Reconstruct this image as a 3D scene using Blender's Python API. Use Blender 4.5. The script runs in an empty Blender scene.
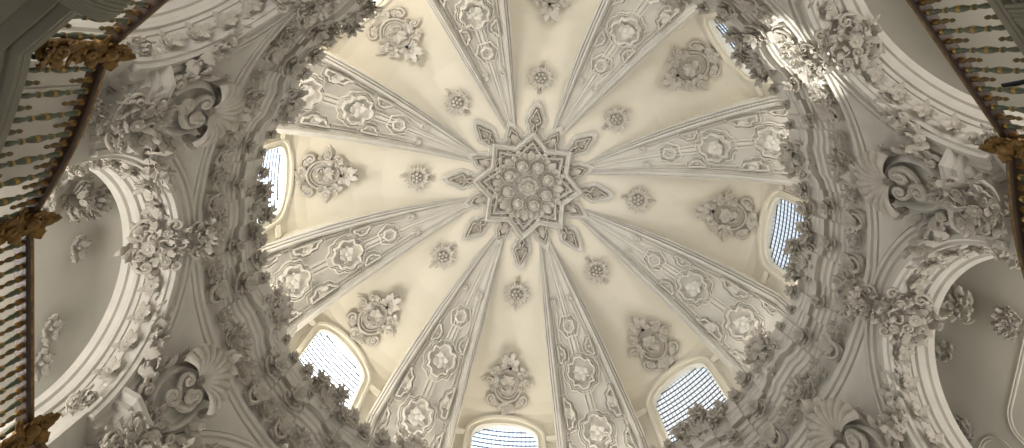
import bpy, math, random
import numpy as np
from mathutils import Matrix, Vector
PI = math.pi
rng = random.Random(7)
scn = bpy.context.scene
COL = scn.collection
FLOOR = 1.5            # eye height above the floor

# ------------------------------------------------------------------ camera
F = 540.0
PIT, ROL, YAW, CX, CY = 0.12419, -0.0246, 0.10506, -0.42163, -3.03016
PPX, PPY = 523.809, 125.493     # the photograph is a crop: its optical axis lies above the middle
def rotx(a): c, s = math.cos(a), math.sin(a); return np.array([[1,0,0],[0,c,-s],[0,s,c]])
def roty(a): c, s = math.cos(a), math.sin(a); return np.array([[c,0,s],[0,1,0],[-s,0,c]])
def rotz(a): c, s = math.cos(a), math.sin(a); return np.array([[c,-s,0],[s,c,0],[0,0,1]])
CAMR = roty(ROL) @ rotx(PIT) @ rotz(YAW)          # rows: right, image down, forward
CAMO = rotz(-YAW) @ np.array([CX, CY, 0.0])
cam = bpy.data.cameras.new('camera'); camo = bpy.data.objects.new('camera', cam); COL.objects.link(camo)
m = Matrix.Identity(4)
for i in range(3):
    m[i][0] = CAMR[0][i]; m[i][1] = -CAMR[1][i]; m[i][2] = -CAMR[2][i]; m[i][3] = CAMO[i]
m[2][3] += FLOOR
camo.matrix_world = m
cam.sensor_width = 36.0; cam.lens = 36.0*F/1024.0; cam.shift_x = (512-PPX)/1024; cam.shift_y = (PPY-224)/1024; cam.clip_start = 0.02
scn.camera = camo
def pix(P):
    q = CAMR @ (np.asarray(P, float) - CAMO)
    if q[2] < 0.05: return (-9999, -9999)
    return (PPX + F*q[0]/q[2], PPY + F*q[1]/q[2])
def seen(P, mg=30):
    x, y = pix(P); return -mg < x < 1024+mg and -mg < y < 448+mg

# ------------------------------------------------------------------ materials
def mat(name, col, rough=0.75, var=0.05, scale=3.0, bump=0.15, bscale=30.0, metal=0.0, spec=0.3, col2=None):
    M = bpy.data.materials.new(name); M.use_nodes = True
    nt = M.node_tree; b = nt.nodes['Principled BSDF']
    b.inputs['Roughness'].default_value = rough; b.inputs['Metallic'].default_value = metal
    b.inputs['Specular IOR Level'].default_value = spec
    tc = nt.nodes.new('ShaderNodeTexCoord')
    n = nt.nodes.new('ShaderNodeTexNoise'); n.inputs['Scale'].default_value = scale; n.inputs['Detail'].default_value = 6
    nt.links.new(tc.outputs['Object'], n.inputs['Vector'])
    r = nt.nodes.new('ShaderNodeValToRGB')
    c2 = col2 or tuple(max(0, c*(1-2*var)) for c in col)
    r.color_ramp.elements[0].position = .3; r.color_ramp.elements[0].color = (*c2, 1)
    r.color_ramp.elements[1].position = .62; r.color_ramp.elements[1].color = (*col, 1)
    nt.links.new(n.outputs['Fac'], r.inputs['Fac']); nt.links.new(r.outputs['Color'], b.inputs['Base Color'])
    if bump:
        n2 = nt.nodes.new('ShaderNodeTexNoise'); n2.inputs['Scale'].default_value = bscale; n2.inputs['Detail'].default_value = 4
        nt.links.new(tc.outputs['Object'], n2.inputs['Vector'])
        bp = nt.nodes.new('ShaderNodeBump'); bp.inputs['Strength'].default_value = bump; bp.inputs['Distance'].default_value = 0.02
        nt.links.new(n2.outputs['Fac'], bp.inputs['Height']); nt.links.new(bp.outputs['Normal'], b.inputs['Normal'])
    return M
PLASTER = mat('white_stucco', (.61,.58,.52), var=.05)
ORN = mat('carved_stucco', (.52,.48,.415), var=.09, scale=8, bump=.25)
BAND = mat('grey_white_stucco', (.64,.61,.545), var=.03)
WEB = mat('cream_stucco', (.71,.66,.55), var=.02, scale=1.2, bump=.06)
GALL = mat('gallery_plaster', (.64,.605,.525), var=.03, scale=1.5, bump=.06)
SHADE = mat('shaded_stucco', (.27,.255,.20), var=.06)  # shade under the gallery edge is put into this darker base colour
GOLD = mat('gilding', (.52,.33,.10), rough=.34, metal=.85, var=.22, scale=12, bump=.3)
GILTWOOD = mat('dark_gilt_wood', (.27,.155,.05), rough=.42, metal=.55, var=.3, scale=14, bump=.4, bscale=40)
GREEN = mat('green_marbled_wood', (.105,.125,.075), rough=.35, var=.3, scale=18, bump=.1, col2=(.04,.05,.03), spec=.5)
DARK = mat('dark_brown_wood', (.07,.04,.022), rough=.45, var=.25, bump=.1, spec=.5)
IRON = mat('dark_iron', (.03,.03,.035), rough=.45, metal=.7, bump=.05)
FLOORM = mat('marble_floor', (.24,.22,.19), rough=.3, var=.1, scale=.8, bump=0)
# window glass: thin clear leaded panes
GLASS = bpy.data.materials.new('window_glass'); GLASS.use_nodes = True
nt = GLASS.node_tree; nt.nodes.clear()
o_ = nt.nodes.new('ShaderNodeOutputMaterial'); mx = nt.nodes.new('ShaderNodeMixShader')
tr = nt.nodes.new('ShaderNodeBsdfTransparent'); gl = nt.nodes.new('ShaderNodeBsdfGlossy'); gl.inputs['Roughness'].default_value = .05
tr.inputs['Color'].default_value = (.93,.96,.98,1); mx.inputs['Fac'].default_value = .05
nt.links.new(tr.outputs[0], mx.inputs[1]); nt.links.new(gl.outputs[0], mx.inputs[2]); nt.links.new(mx.outputs[0], o_.inputs[0])

# ------------------------------------------------------------------ mesh kit
class MB:
    def __init__(s): s.V = []; s.F = []; s.M = []; s.n = 0
    def add(s, V, Fc, mi=0):
        V = np.asarray(V, float).reshape(-1, 3)
        s.V.append(V); s.F += [tuple(i + s.n for i in f) for f in Fc]; s.M += [mi]*len(Fc); s.n += len(V); return s
    def merge(s, o, T=None, mi=None):
        V = np.concatenate(o.V); V = V if T is None else V @ T[:3,:3].T + T[:3,3]
        s.V.append(V); s.F += [tuple(i + s.n for i in f) for f in o.F]; s.M += o.M if mi is None else [mi]*len(o.F); s.n += len(V); return s
    def verts(s): return np.concatenate(s.V)
    def mapv(s, fn): s.V = [fn(np.concatenate(s.V))]; return s
def grid(nu, nv, cu=False, cv=False, flip=False):
    Fc = []
    for i in range(nu if cu else nu-1):
        for j in range(nv if cv else nv-1):
            a = i*nv+j; b = ((i+1)%nu)*nv+j; c = ((i+1)%nu)*nv+(j+1)%nv; d = i*nv+(j+1)%nv
            Fc.append((a,d,c,b) if flip else (a,b,c,d))
    return Fc
def T(x=0, y=0, z=0, rz=0, s=1, sx=1, sy=1, sz=1, rx=0, ry=0):
    A = np.eye(4); A[:3,:3] = rotz(rz) @ roty(ry) @ rotx(rx) @ np.diag([s*sx, s*sy, s*sz]); A[:3,3] = (x,y,z); return A
def mesh(name, mb, mats, smooth=True, sharp=38):
    me = bpy.data.meshes.new(name)
    me.from_pydata(mb.verts().tolist(), [], mb.F)
    for mt in (mats if isinstance(mats, (list, tuple)) else [mats]): me.materials.append(mt)
    me.polygons.foreach_set('material_index', mb.M)
    me.polygons.foreach_set('use_smooth', [smooth]*len(mb.F))
    if smooth and sharp: me.set_sharp_from_angle(angle=math.radians(sharp))
    me.update(); return me
def obj(name, mb, mats, parent=None, smooth=True, sharp=38, label=None):
    o = bpy.data.objects.new(name, mesh(name, mb, mats, smooth, sharp)); COL.objects.link(o)
    if parent: o.parent = parent
    if label: o['label'] = label
    return o
def struct(name, mb, mats, parent=None, **k):
    o = obj(name, mb, mats, parent, **k)
    if parent is None: o['kind'] = 'structure'
    return o
def M4(A):
    return Matrix([list(r) for r in A])
def empty(name, A, label, cat, group=None):
    o = bpy.data.objects.new(name, None); COL.objects.link(o); o.empty_display_size = .1
    o.matrix_world = M4(A); o['label'] = label; o['category'] = cat
    if group: o['group'] = group
    return o
def copy_tree(src, A, label, group=None):
    r = src.copy(); COL.objects.link(r); r.matrix_world = M4(A); r['label'] = label
    if group: r['group'] = group
    for ch in list(src.children):
        c = ch.copy(); COL.objects.link(c); c.parent = r
        for g in list(ch.children):
            d = g.copy(); COL.objects.link(d); d.parent = c
    return r
PROTO = {}
def put(key, builder, name, A, label, cat, group):
    """first time builds the thing, afterwards copies it with its parts"""
    if key not in PROTO:
        r = empty(name, A, label, cat, group); builder(r); PROTO[key] = r; return r
    return copy_tree(PROTO[key], A, label, group)
# frames ----------------------------------------------------------------
def fr(P, ex, ey, ez):
    A = np.eye(4); A[:3,0] = ex; A[:3,1] = ey; A[:3,2] = ez; A[:3,3] = P; return A
DZ = -.28                              # wall zone (gallery to cornice) datum
def wall_frame(az, R, h, u=0.0, tilt=0.0, roll=0.0):
    if 3.6 < h < 10.0: h += DZ
    a = math.radians(az); n = np.array([-math.cos(a), -math.sin(a), 0]); up = np.array([0,0,1.0])
    ex = np.cross(up, n); P = -n*R + ex*u + up*h
    t = math.radians(tilt); ez = n*math.cos(t) - up*math.sin(t); ey = up*math.cos(t) + n*math.sin(t)
    A = fr(P, ex, ey, ez)
    if roll: A[:3,:3] = A[:3,:3] @ rotz(math.radians(roll))
    return A
RS, HC, RM = 6.53, 6.27, 5.25          # radius and centre of the shallow cap, plan radius at its foot
HB = HC+math.sqrt(RS*RS-RM*RM)          # height of the foot
WEBP = [(0,12.80),(.8,12.75),(1.6,12.60),(2.6,12.45),(3.4,12.28),(4.0,12.07),(4.58,11.80),(4.9,11.62),(5.08,11.45),(5.17,11.25),(5.22,10.9),(5.25,10.4)]
WR = [p[0] for p in WEBP]; WH = [p[1] for p in WEBP]
def cap_h(r): return HC+math.sqrt(RS*RS-r*r)
def web_h(r): return max(float(np.interp(r, WR, WH)), cap_h(r)-.005)
def surf_frame(az, r, h, slope, out=0.0):
    a = math.radians(az); l = math.hypot(1, slope); er = np.array([math.cos(a), math.sin(a), 0]); up = np.array([0,0,1.0])
    ey = (-er - slope*up)/l if slope > -50 else up
    n = (slope*er - up)/l if slope > -50 else -er
    ex = np.cross(ey, n); return fr(er*r+up*h - n*out, ex, ey, n)
def dome_frame(az, r):                   # on a carved band (part of the cap)
    return surf_frame(az, r, cap_h(r), -r/math.sqrt(RS*RS-r*r))
def web_frame(az, r):                    # on a smooth panel
    return surf_frame(az, r, web_h(r), (web_h(r+.12)-web_h(r-.12))/.24)
def bend(mb, R=RS):
    def f(V): V = V.copy(); V[:,2] += (V[:,0]**2 + V[:,1]**2)/(2*R); return V
    return mb.mapv(f)

# ------------------------------------------------------------------ carved pieces (lie in x,y; z towards the room)
def leaf(L=1.0, W=.42, curl=.35, lobes=4, nt_=13, ns=7, hook=.25):
    mb = MB(); top = []; bot = []
    for i in range(nt_):
        t = i/(nt_-1)
        w = W*(max(0.02, math.sin(PI*min(1, .12+.88*t**.75)))**.7)
        lob = .5+.5*math.cos(2*PI*lobes*t)
        for j in range(ns):
            s = -1+2*j/(ns-1); e = abs(s)**1.5
            x = s*w*(1-.34*lob*e); y = L*(t - hook*max(0, t-.72)*2.2 - .07*lob*e)
            z = L*curl*math.sin(PI*min(1,t*.62)) - L*curl*1.6*max(0,t-.72)**1.5*0 + W*.30*(1-abs(s))**1.0 - W*.16*math.exp(-(s/.16)**2) + W*.13*(lob-.5)*e
            if t > .8: z += L*.10*(t-.8)/.2*(1-abs(s))
            top.append((x,y,z)); bot.append((x*.82, y*.96, max(z-.09*L, -.02*L)))
    f = grid(nt_, ns, flip=True); n = len(top)
    mb.add(top+bot, f + [tuple(n+i for i in reversed(q)) for q in f])
    rim = [j for j in range(ns)] + [i*ns+ns-1 for i in range(1,nt_)] + [(nt_-1)*ns+j for j in range(ns-2,-1,-1)] + [i*ns for i in range(nt_-2,0,-1)]
    mb.F += [(rim[k], n+rim[k], n+rim[(k+1)%len(rim)], rim[(k+1)%len(rim)]) for k in range(len(rim))]; mb.M += [0]*len(rim)
    return mb
def tube(path, rad, ns=7, closed=False, flat=1.0, caps=True):
    P = np.asarray(path, float); n = len(P); rad = np.broadcast_to(np.asarray(rad, float), (n,))
    if closed: D = np.roll(P,-1,0)-np.roll(P,1,0)
    else: D = np.gradient(P, axis=0)
    D /= np.linalg.norm(D, axis=1)[:,None]+1e-9
    ref = np.array([0,0,1.0])
    V = []
    for i in range(n):
        a = np.cross(D[i], ref)
        if np.linalg.norm(a) < 1e-3: a = np.cross(D[i], [1,0,0])
        a /= np.linalg.norm(a); b = np.cross(a, D[i])
        for j in range(ns):
            q = 2*PI*j/ns; V.append(P[i] + rad[i]*(a*math.cos(q) + b*math.sin(q)*flat))
    mb = MB(); mb.add(V, grid(n, ns, cu=closed, cv=True))
    if not closed and caps:
        mb.F += [tuple(range(ns)), tuple(reversed(range((n-1)*ns, n*ns)))]; mb.M += [0,0]
    return mb
def scroll(R=.3, turns=1.5, rad=.055, hand=1, tail=.5, n=34, lift=.03):
    P = []; W = []
    for i in range(n):
        t = i/(n-1); a = turns*2*PI*t; r = R*(.12+.88*(1-t)**1.1) if True else R
        P.append((hand*r*math.sin(a), -r*math.cos(a)+0, lift+ .05*t)); W.append(rad*(1-.45*t))
    # tail: straight-ish lead in
    q = [(-hand*tail*(1-k/6), -R - .10*tail*math.sin(PI*k/6), lift*.6) for k in range(6)]
    w = [rad*(.35+.65*k/6) for k in range(6)]
    mb = tube(q+P, w+W, 7)
    mb.merge(dome_knob(rad*1.5, .8), T(P[-1][0], P[-1][1], lift))
    return mb
def cscroll(R=.3, rad=.05, hand=1, n=30):
    """C scroll: an arc ending in two small spirals"""
    P=[];W=[]
    for i in range(n):
        t=-1+2*i/(n-1); a=t*2.9; r=R*(1-.62*max(0,abs(t)-.45)/.55)
        P.append((hand*(r*math.cos(a)-R*.2), r*math.sin(a)*1.25, .05+.05*abs(t))); W.append(rad*(1.15-.5*abs(t)))
    return tube(P,W,7)
def dome_knob(r=.1, h=1.0, nu=10, nv=5):
    mb = MB(); V = []
    for i in range(nv):
        p = PI/2*i/nv
        for j in range(nu):
            q = 2*PI*j/nu; V.append((r*math.cos(p)*math.cos(q), r*math.cos(p)*math.sin(q), r*h*math.sin(p)))
    V.append((0,0,r*h)); k = len(V)-1
    Fc = grid(nv, nu, cv=True, flip=True) + [((nv-1)*nu+j, (nv-1)*nu+(j+1)%nu, k) for j in range(nu)]
    return mb.add(V, Fc)
def flower(r=.2, n=6, cup=.5, layers=2, core=.3):
    mb = MB()
    for l in range(layers):
        s = 1-.38*l; lf = leaf(r*s, r*s*.52, .38*cup+.15*l, 1, 7, 5, hook=.3)
        for k in range(n): mb.merge(lf, T(0,0,.06*r*l, rz=2*PI*(k+.5*l)/n))
    mb.merge(dome_knob(r*core, 1.1, 8, 4), T(0,0,.22*r))
    return mb
def berries(r, n, rad, seed=0, h=.9):
    g = random.Random(seed); mb = MB(); kb = dome_knob(1, .9, 8, 4)
    k = 0; ring = [(0,1),(rad*1.9,6),(rad*3.7,10)]
    for rr, c in ring:
        for i in range(c):
            if k >= n: break
            a = 2*PI*i/c + rr; mb.merge(kb, T(rr*math.cos(a), rr*math.sin(a), max(0, .5*rad*(2.2-rr/rad*.5)), s=rad*(.9+.2*g.random()))); k += 1
    return mb
def shell(R=.4, n=9, spread=115, bulge=.4, pr=8):
    mb = MB(); V = []; na = n*6+1
    for i in range(pr):
        t = i/(pr-1)
        for j in range(na):
            f = j/(na-1); a = math.radians(-spread+2*spread*f); rib = abs(math.sin(PI*n*f))**.7
            r = R*(.14+.86*t)*(1+.07*(rib-.6)*t)
            z = R*(bulge*math.sin(PI*(.15+.62*t)) + .13*rib*t)
            V.append((r*math.sin(a), r*math.cos(a), z))
    k = len(V)
    for j in range(na):
        x,y,z = V[(pr-1)*na+j]; V.append((x*.93,y*.93,-.02))
    for j in range(na):
        x,y,z = V[j]; V.append((x*.5,y*.5,-.02))
    mb.add(V, grid(pr+1, na, flip=True) )
    mb.F += [(j, j+1, k+na+j+1, k+na+j) for j in range(na-1)]; mb.M += [0]*(na-1)
    return mb
def lathe(prof, ns=12):
    V = []; 
    for r, z in prof:
        for j in range(ns): V.append((r*math.cos(2*PI*j/ns), r*math.sin(2*PI*j/ns), z))
    mb = MB(); mb.add(V, grid(len(prof), ns, cv=True, flip=True)); return mb
def levels(outline, lv, cap=True, centre=None):
    """stepped raised panel: outline (closed, counter-clockwise), lv = [(inset distance, z)]"""
    P = np.asarray(outline, float); n = len(P); V = []
    c = P.mean(0) if centre is None else np.asarray(centre)
    d1 = np.roll(P,-1,0)-P; d0 = P-np.roll(P,1,0)
    nrm = []
    for a, b in zip(d0, d1):
        na = np.array([-a[1], a[0]]); nb = np.array([-b[1], b[0]])
        na /= np.linalg.norm(na)+1e-9; nb /= np.linalg.norm(nb)+1e-9
        m_ = na+nb; l = np.linalg.norm(m_)+1e-9; m_ /= l; nrm.append(m_/max(.55, m_@na))
    nrm = np.array(nrm)
    for d, z in lv:
        Q = P + nrm*d
        V += [(q[0], q[1], z) for q in Q]
    mb = MB(); Fc = grid(len(lv), n, cv=True, flip=True)
    V.append((c[0], c[1], lv[-1][1])); k = len(V)-1; b = (len(lv)-1)*n
    if cap: Fc += [(b+j, b+(j+1)%n, k) for j in range(n)]
    return mb.add(V, Fc)
def sweep(rows, closed=False, flip=False):
    """rows: list of equal-length point lists (one profile per station)"""
    mb = MB(); n = len(rows[0]); mb.add([p for r in rows for p in r], grid(len(rows), n, cu=closed, flip=flip)); return mb
def smoothpoly(pts, per=4):
    """closed Catmull-Rom through points"""
    P = np.asarray(pts, float); n = len(P); out = []
    for i in range(n):
        p0,p1,p2,p3 = P[i-1],P[i],P[(i+1)%n],P[(i+2)%n]
        for k in range(per):
            t = k/per
            out.append(.5*((2*p1)+(-p0+p2)*t+(2*p0-5*p1+4*p2-p3)*t*t+(-p0+3*p1-3*p2+p3)*t**3))
    return np.array(out)
def spray(n, L, W, a0, a1, seed, curl=.4, jitter=.25, z=0, y0=0, lobes=4):
    g = random.Random(seed); mb = MB(); lib = [leaf(1, W/L, curl*(.8+.5*i), lobes, 11, 7) for i in range(2)]
    for i in range(n):
        a = math.radians(a0 + (a1-a0)*(i+.5)/n + g.uniform(-8,8))
        s = L*(1+g.uniform(-jitter, jitter))
        mb.merge(lib[i%2], T(g.uniform(-.04,.04)*L, y0+g.uniform(-.04,.04)*L, z+g.uniform(0,.06)*L, rz=-a, s=s, ry=g.uniform(-.35,.35)))
    return mb

def add_rocaille(root, s, seed, shell_on=False, nflow=2, nscroll=2, tall=1.0, wide=1.0, berry=False, nleaf=13):
    """dense carved cluster about 2*s across, built as foliage / scrollwork / scroll / flower / shell parts"""
    g = random.Random(seed)
    mb = MB(); lib = [leaf(1, .30, .55, 3, 10, 7), leaf(1, .36, .75, 2, 9, 7, hook=.5), leaf(1, .24, .4, 4, 11, 5)]
    mb.merge(dome_knob(.36*s, .35, 14, 4), T(sx=wide, sy=tall))
    n = int(nleaf*3.0)
    for i in range(n):
        q = math.sqrt((i+.5)/n); a = i*2.39996+g.uniform(-.3,.3)
        x, y = q*.62*s*wide*math.cos(a), q*.62*s*tall*math.sin(a)
        L = s*g.uniform(.28,.44)*(1 if q > .5 else .8)
        mb.merge(lib[g.randrange(3)], T(x, y, s*(.05+.34*(1-q*q))*g.uniform(.6,1.15), rz=a-PI/2+g.uniform(-.7,.7), s=L, ry=g.uniform(-.6,.6), rx=g.uniform(-.15,.55)))
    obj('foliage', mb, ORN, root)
    c = MB(); cl = [scroll(.11, 1.35, .034, 1, .10), scroll(.11, 1.35, .034, -1, .10), cscroll(.13, .03, 1, 20)]
    for i in range(int(4+nleaf*.6)):
        q = g.uniform(.3,.98); a = i*2.39996*1.7
        c.merge(cl[i%3], T(q*.62*s*wide*math.cos(a), q*.62*s*tall*math.sin(a), s*(.12+.30*(1-q)), rz=g.uniform(0,6.28), s=s*g.uniform(.95,1.5), ry=g.uniform(-.4,.4), rx=g.uniform(-.4,.4)))
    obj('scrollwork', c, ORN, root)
    for k in range(nscroll):
        h = 1 if k % 2 == 0 else -1
        y = (-.2 if k < 2 else .45)*s*tall
        c = MB(); c.merge(scroll(.19*s, 1.4, .05*s, h, .42*s), T(h*.5*s*wide, y, .2*s, rz=h*(.5 if k<2 else -.7)))
        obj('scroll', c, ORN, root)
    if shell_on:
        c = MB(); c.merge(shell(.40*s, 9, 105, .5), T(0, .1*s*tall, .26*s)); obj('shell', c, ORN, root)
    spots = [(0,-.12),(-.36,.26),(.36,.24),(0,.5),(-.5,-.3),(.5,-.3)]
    for k in range(nflow):
        x, y = spots[k]
        c = MB(); c.merge(flower((.21 if k == 0 else .17)*s, 6 if k == 0 else 5, .9), T(x*s*wide, y*s*tall, .40*s, rz=g.uniform(0,1), rx=g.uniform(-.3,.3), ry=-x*.8))
        obj('flower', c, ORN, root)
    if berry:
        c = MB(); c.merge(berries(.2*s, 11, .08*s, seed), T(0, -.45*s*tall, .2*s)); obj('berry_cluster', c, ORN, root)

# ------------------------------------------------------------------ words for places: clock hands around the central star
CLOCK = {180:"nine o'clock", 225:'half past ten', 270:"twelve o'clock", 315:'half past one', 0:"three o'clock", 45:'half past four', 90:"six o'clock", 135:'half past seven'}
CLOCKB = {202.5:'quarter to ten', 247.5:'quarter past eleven', 292.5:'quarter to one', 337.5:'quarter past two', 22.5:'quarter to four', 67.5:'quarter past five', 112.5:'quarter to seven', 157.5:'quarter past eight'}
COMPASS = {0:'east', 45:'southeast', 90:'south', 135:'southwest', 180:'west', 225:'northwest', 270:'north', 315:'northeast'}
BAYS = [45*k for k in range(8)]; BANDS = [22.5+45*k for k in range(8)]

# ================================================================== DOME
def rw(r): return max(.004, .185*(r-.8)) if r > .82 else .004      # half width of a carved band at plan radius r
def sph(t):                                                         # (r, z above the foot)
    e = math.radians(t)
    return (RM*math.cos(e), cap_h(RM*math.cos(e))-HB) if t >= 0 else (RM, RM*e)
def snrm(t):
    """normal into the room as (radial, vertical)"""
    r = RM*math.cos(math.radians(max(t,0))); f = 1 if t >= 0 else 0
    return (-r/RS, -math.sqrt(RS*RS-r*r)/RS) if f else (-1.0, 0.0)
def webrz(t):
    if t >= 0: r = RM*math.cos(math.radians(t)); return r, web_h(r)-HB
    f = t/-12; return RM+.01*f, (10.4-HB)*(1-f) + (-1.1)*f
TS = [89.5,86,82,78,74,71] + [71-1.6*i for i in range(1,53)]
TS = [t for t in TS if t > -11] + [-12]
def band_beta(t): r, z = sph(t); return math.asin(min(.9, rw(r)/r))
def web_pt(k_az, s, t):
    """s in -1..1 across the smooth panel centred on azimuth k_az"""
    r, z = webrz(t); half = math.radians(22.5)-band_beta(t); a = math.radians(k_az)+s*half
    return np.array([r*math.cos(a), r*math.sin(a), HB+z])
def web_r(h):
    """plan radius of the smooth panel at height h"""
    return RM if h <= 10.4 else float(np.interp(-h, [-x for x in WH], WR))
def web_at(k_az, u, z, n=0.0):
    """point on the panel at sideways offset u and height z above the dome foot"""
    q = web_r(HB+z); a = math.radians(k_az)+u/q; q2 = q-n*.94
    return np.array([q2*math.cos(a), q2*math.sin(a), HB+z-n*.3*min(1,max(0,z))])
WHW, WSH, WTOP, WBOT = .70, 10.78-HB, 11.20-HB, -1.05
def win_top(u): return WSH + (WTOP-WSH)*math.sqrt(max(0, 1-(u/(WHW*1.02))**2))
dome = MB()
for b in BANDS:
    V = []
    for t in TS:
        r, z = sph(t); w = rw(r)
        for s in np.linspace(-1,1,7):
            a = math.radians(b)+math.asin(min(.9,w/r))*s; V.append((r*math.cos(a), r*math.sin(a), HB+z))
    dome.add(V, grid(len(TS), 7, flip=False), 0)
    for sd in (-1,1):                                            # side faces between carved band and smooth panel
        V = []
        for t in TS:
            r, z = sph(t); a = math.radians(b)+band_beta(t)*sd
            wr, wz = webrz(t)
            for q, zz in ((r, z), (wr, wz)): V.append((q*math.cos(a), q*math.sin(a), HB+zz))
        dome.add(V, grid(len(TS), 2, flip=(sd<0)), 1)
for k in BAYS:
    ss = np.linspace(-1,1,61); tt = TS[:18] + list(np.linspace(TS[17]-.5, -12, 130))
    V = [web_pt(k, s, t) for t in tt for s in ss]
    Fc = []
    for i in range(len(tt)-1):
        for j in range(len(ss)-1):
            tm = (tt[i]+tt[i+1])/2; sm = (ss[j]+ss[j+1])/2
            r, z = webrz(tm); u = sm*(math.radians(22.5)-band_beta(tm))*r
            if z < 1.3 and abs(u) < WHW+.03 and WBOT < z < win_top(u)+.03: continue
            a = i*len(ss)+j; Fc.append((a, a+len(ss), a+len(ss)+1, a+1)[::-1] if False else (a, a+len(ss), a+len(ss)+1, a+1))
    dome.add(V, Fc, 1)
struct('ceiling', dome, [BAND, WEB])

# ribs along the band edges and straps down the band middles
NTRIM = [0]
def trim(mb, mats=PLASTER, **kw):
    NTRIM[0] += 1; return struct('trim_%d' % NTRIM[0], mb, mats, **kw)
RIBP = [(-.15,-.02),(-.15,.045),(-.115,.055),(-.11,.02),(-.092,.02),(-.088,.10),(-.05,.11),(-.045,.07),(-.028,.07),(-.024,.17),(.024,.175),(.03,.09),(.05,.085),(.055,.045),(.09,.04),(.095,.015),(.112,.015),(.116,.05),(.145,.05),(.15,-.02)]
STRP = [(-.10,-.02),(-.10,.05),(-.066,.055),(-.062,.012),(-.045,.012),(-.035,.04),(.035,.04),(.045,.012),(.062,.012),(.066,.055),(.10,.05),(.10,-.02)]
RT = [74,73] + [72.5-1.5*i for i in range(1,56)]; RT = [t for t in RT if t > -11] + [-12]
def along(az, off, t, a, n):
    """point on the band surface: sideways off + a, raised n into the room"""
    r, z = sph(t); nr, nz = snrm(t); r2 = r+n*nr; z2 = z+n*nz
    u = off(r)+a; A = math.radians(az)+math.asin(max(-.95,min(.95,u/max(r2,.3))))
    return (r2*math.cos(A), r2*math.sin(A), HB+z2)
for b in BANDS:
    mb = MB()
    for sd in (-1,1):
        rows = []
        for t in RT:
            r, z = sph(t); sc = min(1, .42+.58*(r-1.5)/1.9)
            rows.append([along(b, lambda q: sd*(rw(q)-.02), t, -sd*a*sc*.85, n*sc) for a, n in RIBP])
        mb.merge(sweep(rows, flip=(sd<0)))
    trim(mb)
    mb = MB(); rows = []
    for t in RT[1:]:
        r, z = sph(t); sc = min(1, .38+.62*(r-1.5)/2.2)
        rows.append([along(b, lambda q: 0, t, a*sc, n*sc) for a, n in STRP])
    mb.merge(sweep(rows, flip=True))
    # thin fillets beside the ribs
    for sd in (-1,1):
        rows = []
        for t in [x for x in RT if x < 60]:
            rows.append([along(b, lambda q: sd*(rw(q)-.21), t, a, n) for a, n in [(-.018,-.01),(-.018,.034),(.018,.034),(.018,-.01)]])
        mb.merge(sweep(rows, flip=True))
    trim(mb, BAND)

# windows
def win_ring(k, offs, n_out):
    pass
def win_outline(d, n=40):
    """left foot, up, over the arch, down; pushed outwards by d"""
    P = [(-WHW-d, z) for z in np.linspace(WBOT, WSH, 12)]
    for i in range(1, n):
        a = PI-PI*i/n; P.append(((WHW+d)*math.cos(a), WSH+(WTOP-WSH+d)*math.sin(a)**.9))
    P += [(WHW+d, z) for z in np.linspace(WSH, WBOT, 12)]
    return P
WINP = [(.0,-.16),(.0,.0),(.035,.035),(.05,.02),(.13,.02),(.14,.055),(.19,.06),(.2,.025),(.235,.02),(.24,-.01)]
for i, k in enumerate(BAYS):
    mb = MB(); cols = [[web_at(k, u, z, n) for (u, z) in win_outline(d)] for d, n in WINP]
    rows = list(zip(*cols))
    mb.merge(sweep([list(r) for r in rows], flip=False))
    # side mouldings at the springing, reaching the ribs
    for sd in (-1,1):
        rows = []
        for q in np.linspace(WHW+.2, 1.16, 5):
            rows.append([web_at(k, sd*q, WSH+dz, n) for dz, n in [(-.06,-.01),(-.06,.05),(0,.07),(.04,.09),(.05,-.01)]])
        mb.merge(sweep(rows, flip=(sd>0)))
    w = bpy.data.objects.new('window_%d' % (i+1), None); COL.objects.link(w); w['kind'] = 'structure'
    obj('frame', mb, WEB, w)
    g = MB(); us = np.linspace(-1,1,13); zs = np.linspace(WBOT, WTOP+.02, 14)
    V = []
    for z in zs:
        for s in us: V.append(web_at(k, s*(WHW+.02), z, -.13))
    g.add(V, grid(14, 13)); obj('pane', g, GLASS, w)
    gb = MB(); z = WBOT+.1
    while z < WTOP:
        hw = WHW if z < WSH else WHW*1.02*math.sqrt(max(.01, 1-((z-WSH)/(WTOP-WSH))**2))
        gb.merge(tube([web_at(k, u, z, -.10) for u in np.linspace(-hw, hw, 9)], .0125, 5)); z += .118
    obj('bar', gb, IRON, w)
    wb = MB()
    for q, u in enumerate(np.linspace(-WHW+.06, WHW-.06, 15)):
        pts = []
        for c, z in enumerate(np.linspace(WBOT+.03, win_top(u), 30)):
            pts.append(web_at(k, u + (.012 if c%2 else -.012), z, -.11))
        wb.merge(tube(pts, .0055, 4))
    obj('wire_lattice', wb, IRON, w)

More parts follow.
